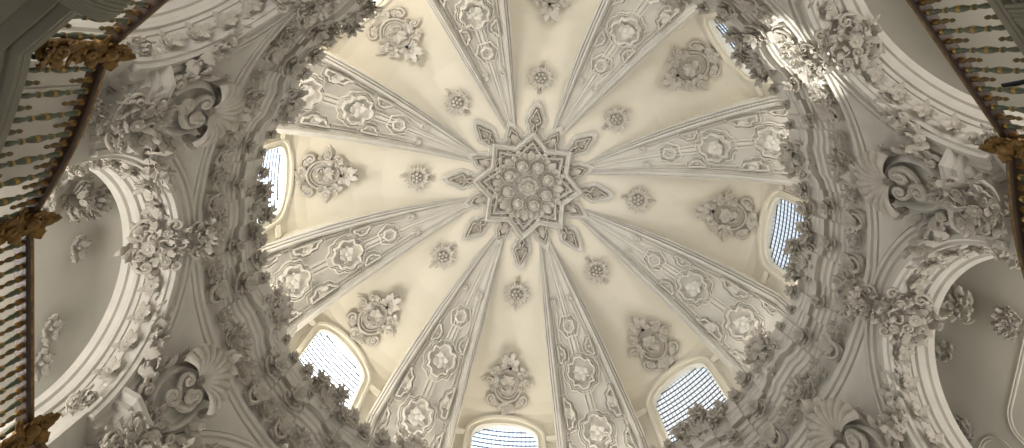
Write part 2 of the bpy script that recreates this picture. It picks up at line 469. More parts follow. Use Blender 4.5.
# ================================================================== CENTRAL STAR
def apex_pt(x, y, n):
    r2 = x*x+y*y; return (x, y, math.sqrt((RS-n)**2-r2) - RS)
APX = np.eye(4); APX[2,3] = HC+RS
def apex_map(mb, rz=0):
    """flat star drawing (x outwards = clock hand) onto the dome crown"""
    def f(V):
        c, s = math.cos(rz), math.sin(rz); V = V*.888; X = V[:,0]*c-V[:,1]*s; Y = V[:,0]*s+V[:,1]*c; N = V[:,2]
        return np.stack([X, Y, np.sqrt((RS-N)**2-X**2-Y**2)-RS], 1)
    mb.mapv(f)
    mb.F = [tuple(reversed(q)) for q in mb.F]; return mb
star = empty('star_rosette', APX, 'large pale plaster star with eight long carved points crowning the dome', 'ceiling ornament')
FIN = [(1.05,-.24),(1.28,-.13),(1.40,-.07),(1.50,-.055),(1.56,-.095),(1.61,-.055),(1.67,-.065),(1.715,-.15),(1.79,-.165),(1.89,-.115),(2.0,-.065),(2.13,0)]
FIN = FIN + [(x,-y) for x, y in FIN[-2::-1]]
SHO = [(1.0,-.27),(1.22,-.20),(1.34,-.12),(1.44,-.135),(1.50,-.10),(1.56,-.05),(1.66,0)]
SHO = SHO + [(x,-y) for x, y in SHO[-2::-1]]
# soft stepped border around the outline
def outer_outline(d):
    P = []
    for k in range(8):
        for tip, sc, az in ((FIN,1,45*k),(SHO,1,45*k+22.5)):
            a = math.radians(az)
            T_ = [p for p in tip if p[0] > (1.2 if tip is SHO else 1.32)]
            for x, y in T_: P.append((x*math.cos(a)-y*math.sin(a), x*math.sin(a)+y*math.cos(a)))
    return P
def offset_poly(P, d):
    P = np.asarray(P); d1 = np.roll(P,-1,0)-P; d0 = P-np.roll(P,1,0); out = []
    for p, a, b in zip(P, d0, d1):
        na = np.array([a[1],-a[0]]); nb = np.array([b[1],-b[0]]); na /= np.linalg.norm(na)+1e-9; nb /= np.linalg.norm(nb)+1e-9
        m_ = na+nb; m_ /= np.linalg.norm(m_)+1e-9; out.append(p+m_*d/max(.6, m_@na))
    return np.array(out)
OUT = smoothpoly(outer_outline(0), 3)
mb = MB()
prof = [(.135,.0),(.13,.05),(.10,.06),(.09,.045),(.03,.04),(.02,.006)]
V = []
for d, n in prof: V += [(x, y, n) for x, y in offset_poly(OUT, d)]
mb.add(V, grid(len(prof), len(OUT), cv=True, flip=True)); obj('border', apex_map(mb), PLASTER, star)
for k in range(8):
    a = math.radians(45*k)
    mb = MB(); mb.merge(levels(smoothpoly(FIN,2), [(0,-.01),(.003,.13),(.022,.155),(.038,.145),(.044,.05)], centre=(1.5,0)))
    for x, y, r in ((1.79,.06,.05),(1.79,-.06,.05),(1.93,0,.045),(1.53,0,.045),(1.65,0,.035)): mb.merge(dome_knob(r,.9,10,5), T(x,y,.05))
    obj('finial', apex_map(mb, a), ORN, star)
    mb = MB(); mb.merge(levels(smoothpoly(SHO,2), [(0,-.01),(.003,.12),(.02,.145),(.036,.135),(.042,.045)], centre=(1.2,0)))
    mb.merge(leaf(.34,.11,.2,3,9,5), T(1.2,0,.05,rz=-PI/2)); 
    for s in (-1,1): mb.merge(dome_knob(.045,.9,8,4), T(1.3,s*.06,.05))
    obj('point', apex_map(mb, a+PI/8), ORN, star)
# centre disc and the two zigzag star ridges
mb = MB(); V = []; rs = np.linspace(.02, 1.12, 12)
for r in rs:
    for j in range(64): V.append((r*math.cos(2*PI*j/64), r*math.sin(2*PI*j/64), .01))
mb.add(V, grid(12, 64, cv=True)); obj('disc', apex_map(mb), PLASTER, star)
def zigzag(ro, ri, w, h, ph=0):
    P = []
    for k in range(16):
        r = ro if k%2==0 else ri; a = math.radians(22.5*k)+ph; P.append((r*math.cos(a), r*math.sin(a)))
    Q = []
    for i in range(16):
        for t in (0,.25,.5,.75): Q.append(np.array(P[i])*(1-t)+np.array(P[(i+1)%16])*t)
    mb = MB(); V = []
    for d, n in ((w,.03),(w*.8,h*.8),(w*.35,h),(-w*.1,h*.85),(-w*.2,h*.6),(-w*.75,h*.6),(-w,.03)): V += [(x,y,n) for x,y in offset_poly(Q, d)]
    mb.add(V, grid(7, len(Q), cv=True, flip=True)); return mb
obj('star_ridge', apex_map(zigzag(1.40,1.05,.075,.24)), PLASTER, star)
obj('star_ridge', apex_map(zigzag(1.16,.84,.045,.20)), PLASTER, star)
for k in range(8):
    a = math.radians(45*k+22.5)
    c = MB(); c.merge(flower(.20,6,1.0,2,.55), T(.56,0,.15)); c.merge(dome_knob(.13,1.2,10,4), T(.56,0,0)); c.merge(tube([(.56+.22*math.cos(q),.22*math.sin(q),.07) for q in np.linspace(-2.2,2.2,14)],.03,6)); obj('flower', apex_map(c, a), ORN, star)
    c = MB(); c.merge(leaf(.34,.13,.35,4,11,7), T(.68,0,.06,rz=-PI/2)); 
    for s in (-1,1): c.merge(leaf(.24,.09,.4,3,9,5), T(.74,s*.10,.07,rz=-PI/2+s*.7))
    for s in (-1,1): c.merge(dome_knob(.05,.9,8,4), T(.92,s*.11,.06))
    obj('leaf_spray', apex_map(c, a+PI/8), ORN, star)
    c = MB(); c.merge(leaf(.26,.12,.4,3,9,5), T(.80,0,.06,rz=-PI/2)); 
    for s in (-1,1): c.merge(scroll(.09,1.2,.028,s,.15), T(.82,s*.17,.06,rz=-PI/2))
    obj('scroll_spray', apex_map(c, a), ORN, star)
c = MB(); c.merge(flower(.33,8,1.0,3,.3), T(0,0,.16)); c.merge(dome_knob(.24,.8,10,4)); c.merge(flower(.17,6,1.0,2,.4), T(0,0,.30))
for k in range(8): c.merge(dome_knob(.055,.9,8,4), T(.36*math.cos(k*PI/4), .36*math.sin(k*PI/4), .06))
obj('centre_flower', apex_map(c), ORN, star)

# ================================================================== PANEL ORNAMENTS
def build_bouquet(root):
    c = MB()
    for k in range(20):
        a = 2*PI*k/20; c.merge(leaf(.33 if k%2 else .26,.045,.3,3,9,5), T(.05*math.cos(a+PI/2),.05*math.sin(a+PI/2),.02,rz=a))
    c.merge(leaf(.32,.05,.15,2,9,5), T(0,-.16,.01,rz=PI)); obj('foliage', bend(c), ORN, root)
    c = MB(); kb = dome_knob(1,1,9,5)
    for n_, r_, z_ in ((1,0,.15),(6,.085,.125),(9,.165,.06)):
        for i in range(n_):
            a = 2*PI*i/n_+r_; c.merge(kb, T(r_*math.cos(a), r_*math.sin(a), z_, s=.042)); c.merge(kb, T(r_*math.cos(a), r_*math.sin(a), z_-.06, s=.03, sz=2))
    obj('flower_heads', bend(c), ORN, root)
    c = MB(); c.merge(tube([(0,.12,.03),(0,.25,.03),(.012,.33,.03),(0,.40,.02)],[.022,.018,.02,.018],6))
    c.merge(dome_knob(.04,.8,8,4), T(.0,.31,.02)); c.merge(flower(.07,5,.4,1), T(0,.36,.02)); obj('stem', bend(c), ORN, root)
def build_cartouche(root):
    """oval framed medallion over a window"""
    c = MB(); ov = [(.31*math.cos(a), .36*math.sin(a)) for a in np.linspace(0,2*PI,40,endpoint=False)]
    c.merge(levels(ov, [(-.045,0),(-.04,.09),(-.01,.12),(.015,.10),(.02,.04),(.04,.04),(.045,.08),(.065,.085),(.075,.03)])); obj('medallion', bend(c), ORN, root)
    c = MB(); c.merge(spray(7,.2,.09,0,360,5,curl=.35,z=.02)); c.merge(scroll(.08,1.2,.02,1,.1),T(.09,-.06,.03)); c.merge(scroll(.08,1.2,.02,-1,.1),T(-.09,-.06,.03)); obj('relief', bend(c), ORN, root)
    for s in (-1,1):
        c = MB(); c.merge(scroll(.09,1.5,.03,s,.16), T(s*.44,.02,.05,rz=s*2.6)); obj('scroll', bend(c), ORN, root)
        c = MB(); c.merge(spray(6,.2,.075,-90*s-100,-90*s+100,15,z=.03), T(s*.36,-.02,0)); obj('leaf_spray', bend(c), ORN, root)
        c = MB(); c.merge(scroll(.11,1.4,.035,s,.2), T(s*.36,-.32,.04,rz=s*.4)); c.merge(leaf(.28,.10,.4), T(s*.38,-.30,.03,rz=s*2.3)); obj('side_scroll', bend(c), ORN, root)
        c = MB(); c.merge(flower(.12,6,.5), T(s*.36,.24,.07)); c.merge(spray(6,.19,.07,-90*s-80,-90*s+80,11,z=.03), T(s*.35,.24,0)); obj('flower', bend(c), ORN, root)
    c = MB(); c.merge(spray(15,.27,.075,-120,120,21,curl=.45,z=.04), T(0,.42,0)); obj('crest', bend(c), ORN, root)
    for x, y in ((0,.47),(-.13,.40),(.13,.40),(-.08,.55),(.08,.55),(0,.64)):
        c = MB(); c.merge(flower(.085,6,.9), T(x,y,.13)); obj('flower', bend(c), ORN, root)
    c = MB(); c.merge(dome_knob(.036,.8,8,4), T(.02,.33,.12)); obj('vent_hole', bend(c), IRON, root, label='small black hole')
    c = MB(); c.merge(spray(7,.24,.11,90,270,31,curl=.4,z=.03), T(0,-.46,0)); c.merge(flower(.12,6,.5),T(0,-.48,.06)); obj('foot_spray', bend(c), ORN, root)
for k in BAYS:
    A = web_frame(k, 2.62); 
    if seen(A[:3,3]): put('bouquet', build_bouquet, 'flower_bouquet', A, 'small round plaster bouquet hanging from the central star towards %s' % CLOCK[k], 'ceiling ornament', 'bouquets on the smooth dome panels')
    A = web_frame(k, 4.56)
    if seen(A[:3,3], 70): put('cart', build_cartouche, 'oval_cartouche', A, 'oval plaster cartouche with flowers above the window at %s' % CLOCK[k], 'ceiling ornament', 'cartouches above the dome windows')

def poly_arch(pts): return smoothpoly(pts, 3)
HEX = [(.15*math.cos(a), .17*math.sin(a)) for a in np.radians([30,90,150,210,270,330])]
PLV = [(-.062,-.005),(-.06,.035),(-.04,.04),(-.034,.006),(-.008,.004),(0,.075),(.014,.09),(.03,.085),(.04,.035)]
def build_knob(root):
    c = MB(); c.merge(levels(smoothpoly([(.07*math.cos(a),.085*math.sin(a)) for a in np.linspace(0,2*PI,8,endpoint=False)],2), [(-.02,-.005),(-.018,.045),(-.006,.05),(-.002,.01),(.003,.01),(.006,.08),(.02,.085),(.03,.05)])); obj('boss', bend(c), BAND, root)
    c = MB(); c.merge(dome_knob(.045,.9,10,5), T(0,0,.03)); obj('bud', bend(c), BAND, root)
def dens(P, k=4):
    P = np.asarray(P); out = []
    for i in range(len(P)):
        for q in range(k): out.append(P[i]*(1-q/k)+P[(i+1)%len(P)]*q/k)
    return out
def build_hexa(root):
    c = MB(); c.merge(levels(dens(HEX), [(-.0,-.005),(0,.10),(.02,.125),(.042,.115),(.05,.05),(.07,.05)])); obj('boss', bend(c), BAND, root)
    ring = [(.27*math.cos(a)*(1.0 if i%2 else .84), .29*math.sin(a)*(1.0 if i%2 else .84)) for i, a in enumerate(np.radians(np.arange(30,390,30)))]
    c = MB(); c.merge(levels(dens(ring,3), [(0,-.005),(0,.05),(.03,.058),(.036,.004)], cap=False)); obj('border', bend(c), BAND, root)
    c = MB(); c.merge(flower(.075,6,.4,1), T(0,0,.03)); obj('flower', bend(c), ORN, root)
CART = [(.0,.36),(.10,.33),(.15,.25),(.26,.24),(.27,.13),(.32,.06),(.30,-.06),(.24,-.12),(.24,-.22),(.14,-.24),(.09,-.32),(0,-.34)]
CART = CART + [(-x,y) for x, y in CART[-2:0:-1]]
CART = CART[::-1]
def build_relief(root):
    P = smoothpoly(CART,3)
    c = MB(); c.merge(levels(P, [(-.10,-.005),(-.098,.05),(-.068,.058),(-.062,.004),(-.05,.004),(-.046,.05),(-.026,.056),(-.02,.004),(-.004,.004),(0,.14),(.018,.165),(.040,.155),(.050,.06)], centre=(0,0))); obj('panel', bend(c), BAND, root)
    c = MB(); c.merge(spray(8,.2,.1,0,360,41,curl=.3,z=.04)); obj('foliage', bend(c), BAND, root)
    c = MB(); c.merge(dome_knob(.085,.8,12,5), T(0,.02,.06)); obj('boss', bend(c), BAND, root)
    for s in (-1,1):
        c = MB(); c.merge(scroll(.07,1.2,.022,s,.1), T(s*.15,-.08,.05)); obj('scroll', bend(c), BAND, root)
HALF = [(0,.20),(.08,.20),(.10,.15),(.17,.10),(.19,0),(.17,-.10),(.10,-.15),(.08,-.20),(0,-.20)]
HALF2 = [(0,.40),(.05,.40),(.09,.30),(.19,.24),(.20,.10),(.25,.02),(.25,-.14),(.18,-.20),(.16,-.31),(.06,-.34),(0,-.34)]
def build_half(pts, sc, mirror):
    def f(root):
        P = np.array(dens(pts,3))*sc
        if mirror: P[:,0] *= -1
        else: P = P[::-1]
        c = MB(); c.merge(levels(P, [(-.072,-.005),(-.07,.045),(-.046,.05),(-.040,.004),(-.03,.004),(-.027,.04),(-.014,.044),(-.01,.004),(-.002,.004),(0,.10),(.014,.12),(.030,.112),(.037,.04)], centre=((-.08 if mirror else .08)*sc,0))); obj('panel', bend(c), BAND, root)
        s = -1 if mirror else 1
        c = MB()
        if pts is HALF2:
            c.merge(spray(6,.17*sc,.08*sc,0,360,51,curl=.3,z=.035), T(s*.11*sc,0,0))
        c.merge(dome_knob(.06*sc if pts is HALF else .05*sc,.8,10,5), T(s*.085*sc,0,.03)); obj('boss', bend(c), BAND, root)
    return f
def side_az(b, r, sd, ins):
    return b + sd*math.degrees(math.asin((rw(r)-ins)/r))
for b in BANDS:
    w = CLOCKB[b]
    for sd, nm in ((1,'clockwise'),(-1,'counterclockwise')):
        A = dome_frame(side_az(b,2.80,sd,.17), 2.80)
        if seen(A[:3,3],10): put('knob', build_knob, 'plaster_boss', A, 'tiny round plaster boss on the %s side of the carved band at %s' % (nm, w), 'ceiling ornament', 'small bosses near the star')
        for t, pts, sc, key, txt in ((3.78,HALF,.95,'half','small half hexagon relief'),(4.71,HALF2,.85,'half2','tall half cartouche relief'),(5.22,HALF2,.6,'half3','lowest half cartouche relief')):
            A = dome_frame(side_az(b,t,sd,.14), t)
            # local +x runs against azimuth for an inward view: work out which way the band middle lies
            mid = dome_frame(b, t)[:3,3]-A[:3,3]; mir = float(mid @ A[:3,0]) < 0
            if seen(A[:3,3],15): put(key+str(mir), build_half(pts, sc, mir), 'half_panel', A, '%s against the %s rib of the carved band at %s' % (txt, nm, w), 'ceiling ornament', txt+'s along the ribs')
    for t, bl, key, nm, txt in ((3.31,build_hexa,'hexa','hexagon_boss','hexagonal plaster boss in a jagged border on the strap at'),(4.16,build_relief,'rel','relief_panel','middle scalloped cartouche on the carved band at'),(5.02,build_relief,'rel','relief_panel','lowest scalloped cartouche, above the cornice, on the carved band at')):
        A = dome_frame(b, t)
        if seen(A[:3,3],20): put(key, bl, nm, A, '%s %s' % (txt, w), 'ceiling ornament', {'hexa':'hexagon bosses on the straps','rel':'cartouches on the carved bands'}[key])
# carved acanthus strips on the side faces beside the smooth panels
def build_strip(sd):
    def f(root):
        c = MB()
        for i in range(13):
            r = 3.1+.165*i; hh = web_h(r)-cap_h(r); az = math.asin(rw(r)/r)*sd
            base = np.array([r*math.cos(az), r*math.sin(az), cap_h(r)+hh*.5])
            sl = -r/math.sqrt(RS*RS-r*r); l = math.hypot(1, sl)
            ta = np.array([-math.cos(az)/l, -math.sin(az)/l, -sl/l]); nn = np.array([-math.sin(az), math.cos(az), 0])*sd
            sidev = np.cross(ta, nn); L = fr(base, sidev, ta, nn)
            s = min(.26, hh*.40)
            if hh < .1: continue
            c.merge(leaf(s*1.1, s*.5, .2, 3, 8, 5), L @ T(0,-.04,.0, rz=.9, sz=.5)); c.merge(leaf(s*1.1, s*.5, .2, 3, 8, 5), L @ T(0,-.04,.0, rz=-.9, sz=.5))
            c.merge(dome_knob(s*.2,.5,7,3), L @ T(0,0,.0))
        o = obj('acanthus', c, WEB, root)
    return f
for b in BANDS:
    for sd, nm in ((1,'clockwise'),(-1,'counterclockwise')):
        A = np.eye(4); A[:3,:3] = rotz(math.radians(b))
        P0 = dome_frame(b+sd*9, 4.3)[:3,3]
        if not seen(P0, 60): continue
        key = 'strip%d' % sd
        if key not in PROTO:
            def bl(root, sd=sd, b=b):
                build_strip(sd)(root)
        put(key, build_strip(sd), 'acanthus_strip', A, 'narrow carved leaf strip beside the %s rib of the band at %s' % (nm, w if False else CLOCKB[b]), 'ceiling ornament', 'leaf strips beside the ribs')

# ================================================================== ROUND CORNICE
def plan_off(d):
    """how far the cornice breaks forward, d = degrees from the bay middle (0..22.5)"""
    d = abs(d)
    if d < 2.6: return .20+.05*math.cos(PI*d/5.2)
    if d < 2.75: return .20-.08*(d-2.6)/.15
    if d < 6.5: return .12 - .10*math.sin(PI/2*(d-2.75)/3.75)          # hollow curve
    if d < 6.65: return .02+.08*(d-6.5)/.15
    if d < 10.0: return .10
    if d < 10.15: return .10-.10*(d-10)/.15
    if d < 13.4: return .0
    if d < 13.55: return .09*(d-13.4)/.15
    if d < 16.2: return .09
    if d < 16.35: return .09+.09*(d-16.2)/.15
    if d < 18.4: return .18 + .05*(1-math.cos(PI/2*(d-16.35)/2.05))
    if d < 20.0: return .23+.15*(d-18.4)/1.6
    return .38
CORP = [(-.02,7.70,.0),(.02,7.70,.0),(.025,7.76,.03),(.055,7.77,.03),(.055,7.83,.05),(.04,7.835,.05),(.04,7.85,.05),(.085,7.86,.06),(.085,7.93,.07),(.065,7.935,.07),(.065,7.95,.07),(.115,7.965,.08),(.12,8.04,.09),(.03,8.06,.12),
        (.02,8.12,.2),(.0,8.34,.3),(.02,8.50,.35),(.055,8.53,.45),(.06,8.58,.48),(.04,8.585,.48),(.04,8.60,.5),(.08,8.62,.5),(.085,8.69,.52),(.065,8.695,.52),(.065,8.715,.55),(.11,8.73,.58),(.115,8.80,.6),(.09,8.805,.6),(.09,8.825,.62),(.14,8.845,.65),(.145,8.90,.68),
        (.09,8.905,.68),(.095,9.00,.72),(.205,8.985,.85),(.21,9.08,.88),(.19,9.085,.88),(.19,9.10,.9),(.215,9.12,.92),(.22,9.17,.93),(.20,9.175,.93),(.20,9.19,.94),(.235,9.21,.95),(.25,9.30,.98),(.275,9.37,1),(.28,9.44,1),(.27,9.47,1),(.05,9.50,.5),(-.5,9.51,0)]
PLF = .62; CPF = .74
angs = [0,1.3,2.6,2.75,3.7,4.6,5.5,6.5,6.65,8.3,10,10.15,11.8,13.4,13.55,14.9,16.2,16.35,17,17.7,18.4,20,21.3,22.5]
full = sorted({round(45*k+s*a,4) for k in range(8) for a in angs for s in (-1,1)})
full = [a for a in full if -22.4 <= a < 337.4]
rows = []
for a in full:
    d = ((a+22.5) % 45)-22.5; o = plan_off(d)*PLF; A = math.radians(a)
    rows.append([((5.075-p*CPF-o*w)*math.cos(A), (5.075-p*CPF-o*w)*math.sin(A), z+DZ) for p, z, w in CORP])
mb = MB(); mb.merge(sweep(rows, closed=True, flip=False)); trim(mb)

def b_rocaille(s, seed, **kw):
    return lambda root: add_rocaille(root, s, seed, **kw)
def build_crest(root):
    """crest of two rosettes and leaves standing on the cornice in front of a window"""
    add_rocaille(root, .44, 101, nflow=1, nscroll=4, tall=.95, wide=1.2, nleaf=15)
    for x, y in ((-.30,.16),(.16,.26),(.46,.0)):
        c = MB(); c.merge(spray(11,.17,.05,0,360,171,curl=.9,z=.03), T(x,y,.06)); c.merge(dome_knob(.12,.9), T(x,y,-.02)); c.merge(flower(.15,7,.8,3,.25), T(x,y,.12, rx=-.2, ry=-x)); obj('rosette', c, ORN, root)
for k in BAYS:
    A = wall_frame(k, 4.90, 9.35, tilt=20)
    if seen(A[:3,3],60): put('crest', build_crest, 'cornice_crest', A, 'carved crest of rosettes on the cornice before the window at %s' % CLOCK[k], 'plaster ornament', 'crests on the cornice before the windows')
    A = wall_frame(k, 4.97, 8.34, tilt=10)
    if seen(A[:3,3],60): put('frz', b_rocaille(.30,131,nflow=2,nscroll=2,wide=1.4,nleaf=11), 'frieze_ornament', A, 'leafy frieze ornament under the cornice below the window at %s' % CLOCK[k], 'plaster ornament', 'frieze ornaments below the windows')
for b in BANDS:
    A = wall_frame(b, 4.76, 9.30, tilt=25)
    if seen(A[:3,3],60): put('pcrest', b_rocaille(.42,151,nflow=3,nscroll=2,shell_on=True,wide=1.15,nleaf=14), 'cornice_palmette', A, 'bushy carved palmette on the cornice corner below the band at %s' % CLOCKB[b], 'plaster ornament', 'palmettes on the cornice corners')
    A = wall_frame(b, 4.95, 9.80, tilt=0)
    if seen(A[:3,3],60): put('pcrest2', b_rocaille(.34,157,nflow=2,nscroll=4,wide=1.5,tall=1.1,nleaf=11), 'leaf_crest', A, 'leafy plaster crest at the foot of the carved band at %s' % CLOCKB[b], 'plaster ornament', 'leaf crests at the feet of the bands')
    A = wall_frame(b, 4.96, 8.36, tilt=12)
    if seen(A[:3,3],60): put('frz2', b_rocaille(.34,137,nflow=2,nscroll=2,wide=1.2,nleaf=12), 'frieze_rosette', A, 'frieze rosette on the cornice break above the shell at %s' % CLOCKB[b], 'plaster ornament', 'frieze rosettes above the shells')
def build_frieze(mirror):
    def f(root):
        s = -1 if mirror else 1
        c = MB(); c.merge(cscroll(.17,.03,s), T(0,.0,.02)); obj('scroll', c, ORN, root)
        c = MB(); c.merge(spray(6,.24,.1,-100,100,61,curl=.35,z=.03), T(s*.05,0,0)); obj('foliage', c, ORN, root)
        c = MB(); c.merge(flower(.09,6,.5), T(s*.06,0,.06)); obj('flower', c, ORN, root)
        c = MB(); P = smoothpoly([(-.12,-.16),(.1,-.18),(.14,0),(.1,.18),(-.12,.16),(-.08,0)],3)
        c.merge(levels(P, [(0,-.01),(.005,.035),(.02,.04),(.028,.015)])); obj('panel', c, PLASTER, root)
    return f
def jit(A, lo=.65, hi=1.3):
    k = rng.uniform(lo, hi); B = A.copy(); B[:3,:3] = A[:3,:3] @ rotz(rng.uniform(-.5,.5)) * k; return B
NTH = ['first','second','third','fourth']
def b_tuft(root):
    c = MB(); c.merge(dome_knob(.10,.6)); c.merge(spray(9,.20,.06,-140,140,71,curl=.6,z=.05)); c.merge(spray(5,.14,.05,-120,120,73,curl=.8,z=.10)); obj('foliage', c, ORN, root)
    for q in (-1,1):
        c = MB(); c.merge(scroll(.075,1.4,.024,q,.12), T(q*.11,-.05,.07)); obj('scroll', c, ORN, root)
    c = MB(); c.merge(flower(.075,6,.9), T(0,0,.14)); obj('flower', c, ORN, root)
for k in BAYS:
    for sd, nm in ((1,'clockwise'),(-1,'counterclockwise')):
        for i, d in enumerate((4.4, 8.6, 12.6, 17.2)):
            A = wall_frame(k+sd*d, 5.03-(.02+.3*PLF*plan_off(d)), 8.30, tilt=6)
            if not seen(A[:3,3],20): continue
            if i % 2 == 0: put('fzs%d' % (sd<0), build_frieze(sd<0), 'frieze_scroll', A, '%s frieze ornament %s from the one under the window at %s' % (NTH[i], nm, CLOCK[k]), 'plaster ornament', 'scroll panels along the frieze')
            else: put('fzr', b_rocaille(.21,135,nflow=1,nscroll=2,wide=1.2,tall=1.2,nleaf=7), 'frieze_spray', jit(A, .8, 1.25), '%s frieze ornament %s from the one under the window at %s' % (NTH[i], nm, CLOCK[k]), 'plaster ornament', 'leaf ornaments along the frieze')
        for i, d in enumerate((7.2, 11.2, 15.4)):
            A = wall_frame(k+sd*d, 5.06-(.19+PLF*plan_off(d))+.02, 9.40, tilt=15)
            if seen(A[:3,3],20): put('cl', b_tuft, 'leaf_tuft', jit(A, .45, 1.0), '%s leaf tuft on the cornice edge %s from the window at %s' % (NTH[i], nm, CLOCK[k]), 'plaster ornament', 'leaf tufts on the cornice edge')
        for i, d in enumerate((6.0, 13.6)):
            A = wall_frame(k+sd*d, 5.03-(.09+.6*PLF*plan_off(d)), 8.82, tilt=15)
            if seen(A[:3,3],20): put('cm', b_tuft, 'moulding_sprig', jit(A, .6, 1.15), '%s leaf sprig on the cornice mouldings %s from the window at %s' % (NTH[i], nm, CLOCK[k]), 'plaster ornament', 'leaf sprigs on the cornice mouldings')

# ================================================================== OCTAGON WALLS AND ARCHES
AC, AO = 5.98, 1.80                     # arch centre height, outer radius
RTOP = 7.80
def arch_h(u): return AC+math.sqrt(max(0, AO*AO-u*u))
def bay_pt(az, u, x, h):
    if 3.6 < h < 10.0: h += DZ
    a = math.radians(az); return np.array([x*math.cos(a)-u*math.sin(a), x*math.sin(a)+u*math.cos(a), h])
for k in BAYS:
    mb = MB(); tanh = math.tan(math.radians(22.5))
    us = list(np.linspace(-AO+.001, AO-.001, 45)); 
    def col(u, lo, lo_w):
        out = []
        for j in range(12):
            q = j/11; h = lo+(RTOP-lo)*q
            w = min(1, max(0, (h-lo_w)/(RTOP-lo_w))); w = w*w*(3-2*w)
            x_c = math.sqrt(25-u*u); x = 5.0*(1-w)+x_c*w
            # keep inside the bay's wedge
            out.append(bay_pt(k, u, x, h))
        return out
    # blend: at the top edge the wall meets the round architrave
    rows = [col(u, arch_h(u)-.02, arch_h(u)) for u in us]
    mb.merge(sweep(rows, flip=True))
    for sd in (-1,1):
        rows = []
        for f in np.linspace(0,1,6):
            r_ = []
            for j in range(20):
                q = j/19; h = 3.7+(RTOP-3.7)*q; w = min(1,max(0,(h-AC)/(RTOP-AC))); w = w*w*(3-2*w)
                umax = (5*(1-w)+5*math.cos(PI/8)*w)*tanh; u = AO-.001+(umax-AO)*f
                x = 5*(1-w)+math.sqrt(25-u*u)*w if u*u < 25 else 5
                r_.append(bay_pt(k, sd*u, x, h))
            rows.append(r_)
        mb.merge(sweep(rows, flip=(sd>0)))
    struct('wall_%s' % COMPASS[k], mb, PLASTER)
# archivolt + soffit, swept round the arch and down the jambs
ARP = [(1.865,5.02),(1.865,4.94),(1.84,4.93),(1.838,5.01),(1.822,5.01),(1.820,4.990),(1.820,4.920),(1.785,4.900),(1.750,4.900),(1.740,4.940),(1.705,4.945),(1.700,4.910),(1.630,4.905),(1.620,4.950),(1.550,4.970),(1.540,4.940),(1.480,4.940),(1.465,4.990),(1.430,5.000),(1.425,5.044),(1.450,5.052),(1.450,5.296),(1.425,5.303),(1.420,5.355),(1.380,5.370),(1.370,5.414),(1.390,5.429),(1.390,5.488),(1.350,5.503),(1.340,5.592),(1.400,5.622)]
for k in BAYS:
    P0 = bay_pt(k, 0, 5, 7.5)
    rows = []
    st = [(None, h) for h in np.linspace(3.7, 5.95, 6)] + [(a, None) for a in np.linspace(0, 180, 73)] + [('x', h) for h in np.linspace(5.95, 3.7, 6)]
    for a, h in st:
        if a is None: rows.append([bay_pt(k, rho, max(x, 5.01), h) for rho, x in ARP])
        elif a == 'x': rows.append([bay_pt(k, -rho, max(x, 5.01), h) for rho, x in ARP])
        else:
            q = math.radians(a); rows.append([bay_pt(k, rho*math.cos(q), x, AC+rho*math.sin(q)) for rho, x in ARP])
    mb = MB(); mb.merge(sweep(rows, flip=True)); trim(mb)
# gallery behind the arches
def octo(az, R):
    d = ((az+22.5) % 45)-22.5; return R/math.cos(math.radians(d))
RB = 6.45
for k in BAYS:
    mb = MB(); rows = []
    for u in np.linspace(-1,1,17):
        U = u*RB*math.tan(PI/8); r_ = [bay_pt(k, U, RB, h) for h in (3.7,5,6,7,8.0)]
        for q in np.radians([15,30,45,60,75,90]):
            r_.append(bay_pt(k, U*(RB-.6+.6*math.cos(q))/RB, RB-.6+.6*math.cos(q), 8.0+.7*math.sin(q)))
        r_.append(bay_pt(k, u*5.0*math.tan(PI/8), 5.02, 8.71))
        rows.append(r_)
    mb.merge(sweep(rows, flip=True)); struct('wall_gallery_%s' % COMPASS[k], mb, GALL)

# rosettes along the arch soffits
def build_soffit_rose(root):
    c = MB(); c.merge(flower(.095,6,.9,3,.3), T(0,0,.06)); obj('flower', c, ORN, root)
    c = MB(); c.merge(spray(8,.15,.045,0,360,81,curl=.5,z=.02)); c.merge(dome_knob(.09,.7)); c.merge(tube([(0,-.26,.0),(0,.26,.0)],.022,6)); obj('foliage', c, ORN, root)
ORD = ['first','second','third','fourth','fifth','sixth','seventh','eighth','ninth','tenth']
for k in BAYS:
    n = 0
    for a in (158,143,128,113,67,52,37,22):
        q = math.radians(a); az = math.radians(k)
        P = bay_pt(k, 1.455*math.cos(q), 5.17, AC+1.455*math.sin(q))
        ex_ = bay_pt(k, -math.sin(q), 0, math.cos(q)); rad = bay_pt(k, math.cos(q), 0, math.sin(q)); out = np.array([math.cos(az), math.sin(az), 0])
        ez = -rad; ey = ex_; ex = np.cross(ey, ez)
        n += 1
        if not seen(P, 5): continue
        put('srose', build_soffit_rose, 'soffit_rosette', fr(P, ex, ey, ez), '%s plaster rosette counted clockwise along the underside of the %s arch' % (ORD[n-1], CLOCK[k]), 'plaster ornament', 'rosettes under the arches')
# big rocaille keystones on the arch crowns
def build_key(root):
    add_rocaille(root, .50, 171, nflow=3, nscroll=4, wide=1.1, tall=1.05, nleaf=15)
def build_key_top(root):
    add_rocaille(root, .34, 177, nflow=1, nscroll=2, wide=1.2, nleaf=11, shell_on=True)
for k in BAYS:
    A = wall_frame(k, 5.22, 7.42, tilt=62)
    if seen(A[:3,3],60): put('key', build_key, 'keystone_cartouche', A, 'large rocaille clump on the crown of the %s arch' % CLOCK[k], 'plaster ornament', 'rocaille clumps on the arch crowns')
    A = wall_frame(k, 4.86, 7.78, tilt=30)
    if seen(A[:3,3],60): put('keyt', build_key_top, 'crown_shell', A, 'small shell with leaves above the %s arch, touching the round cornice' % CLOCK[k], 'plaster ornament', 'shells above the arch crowns')
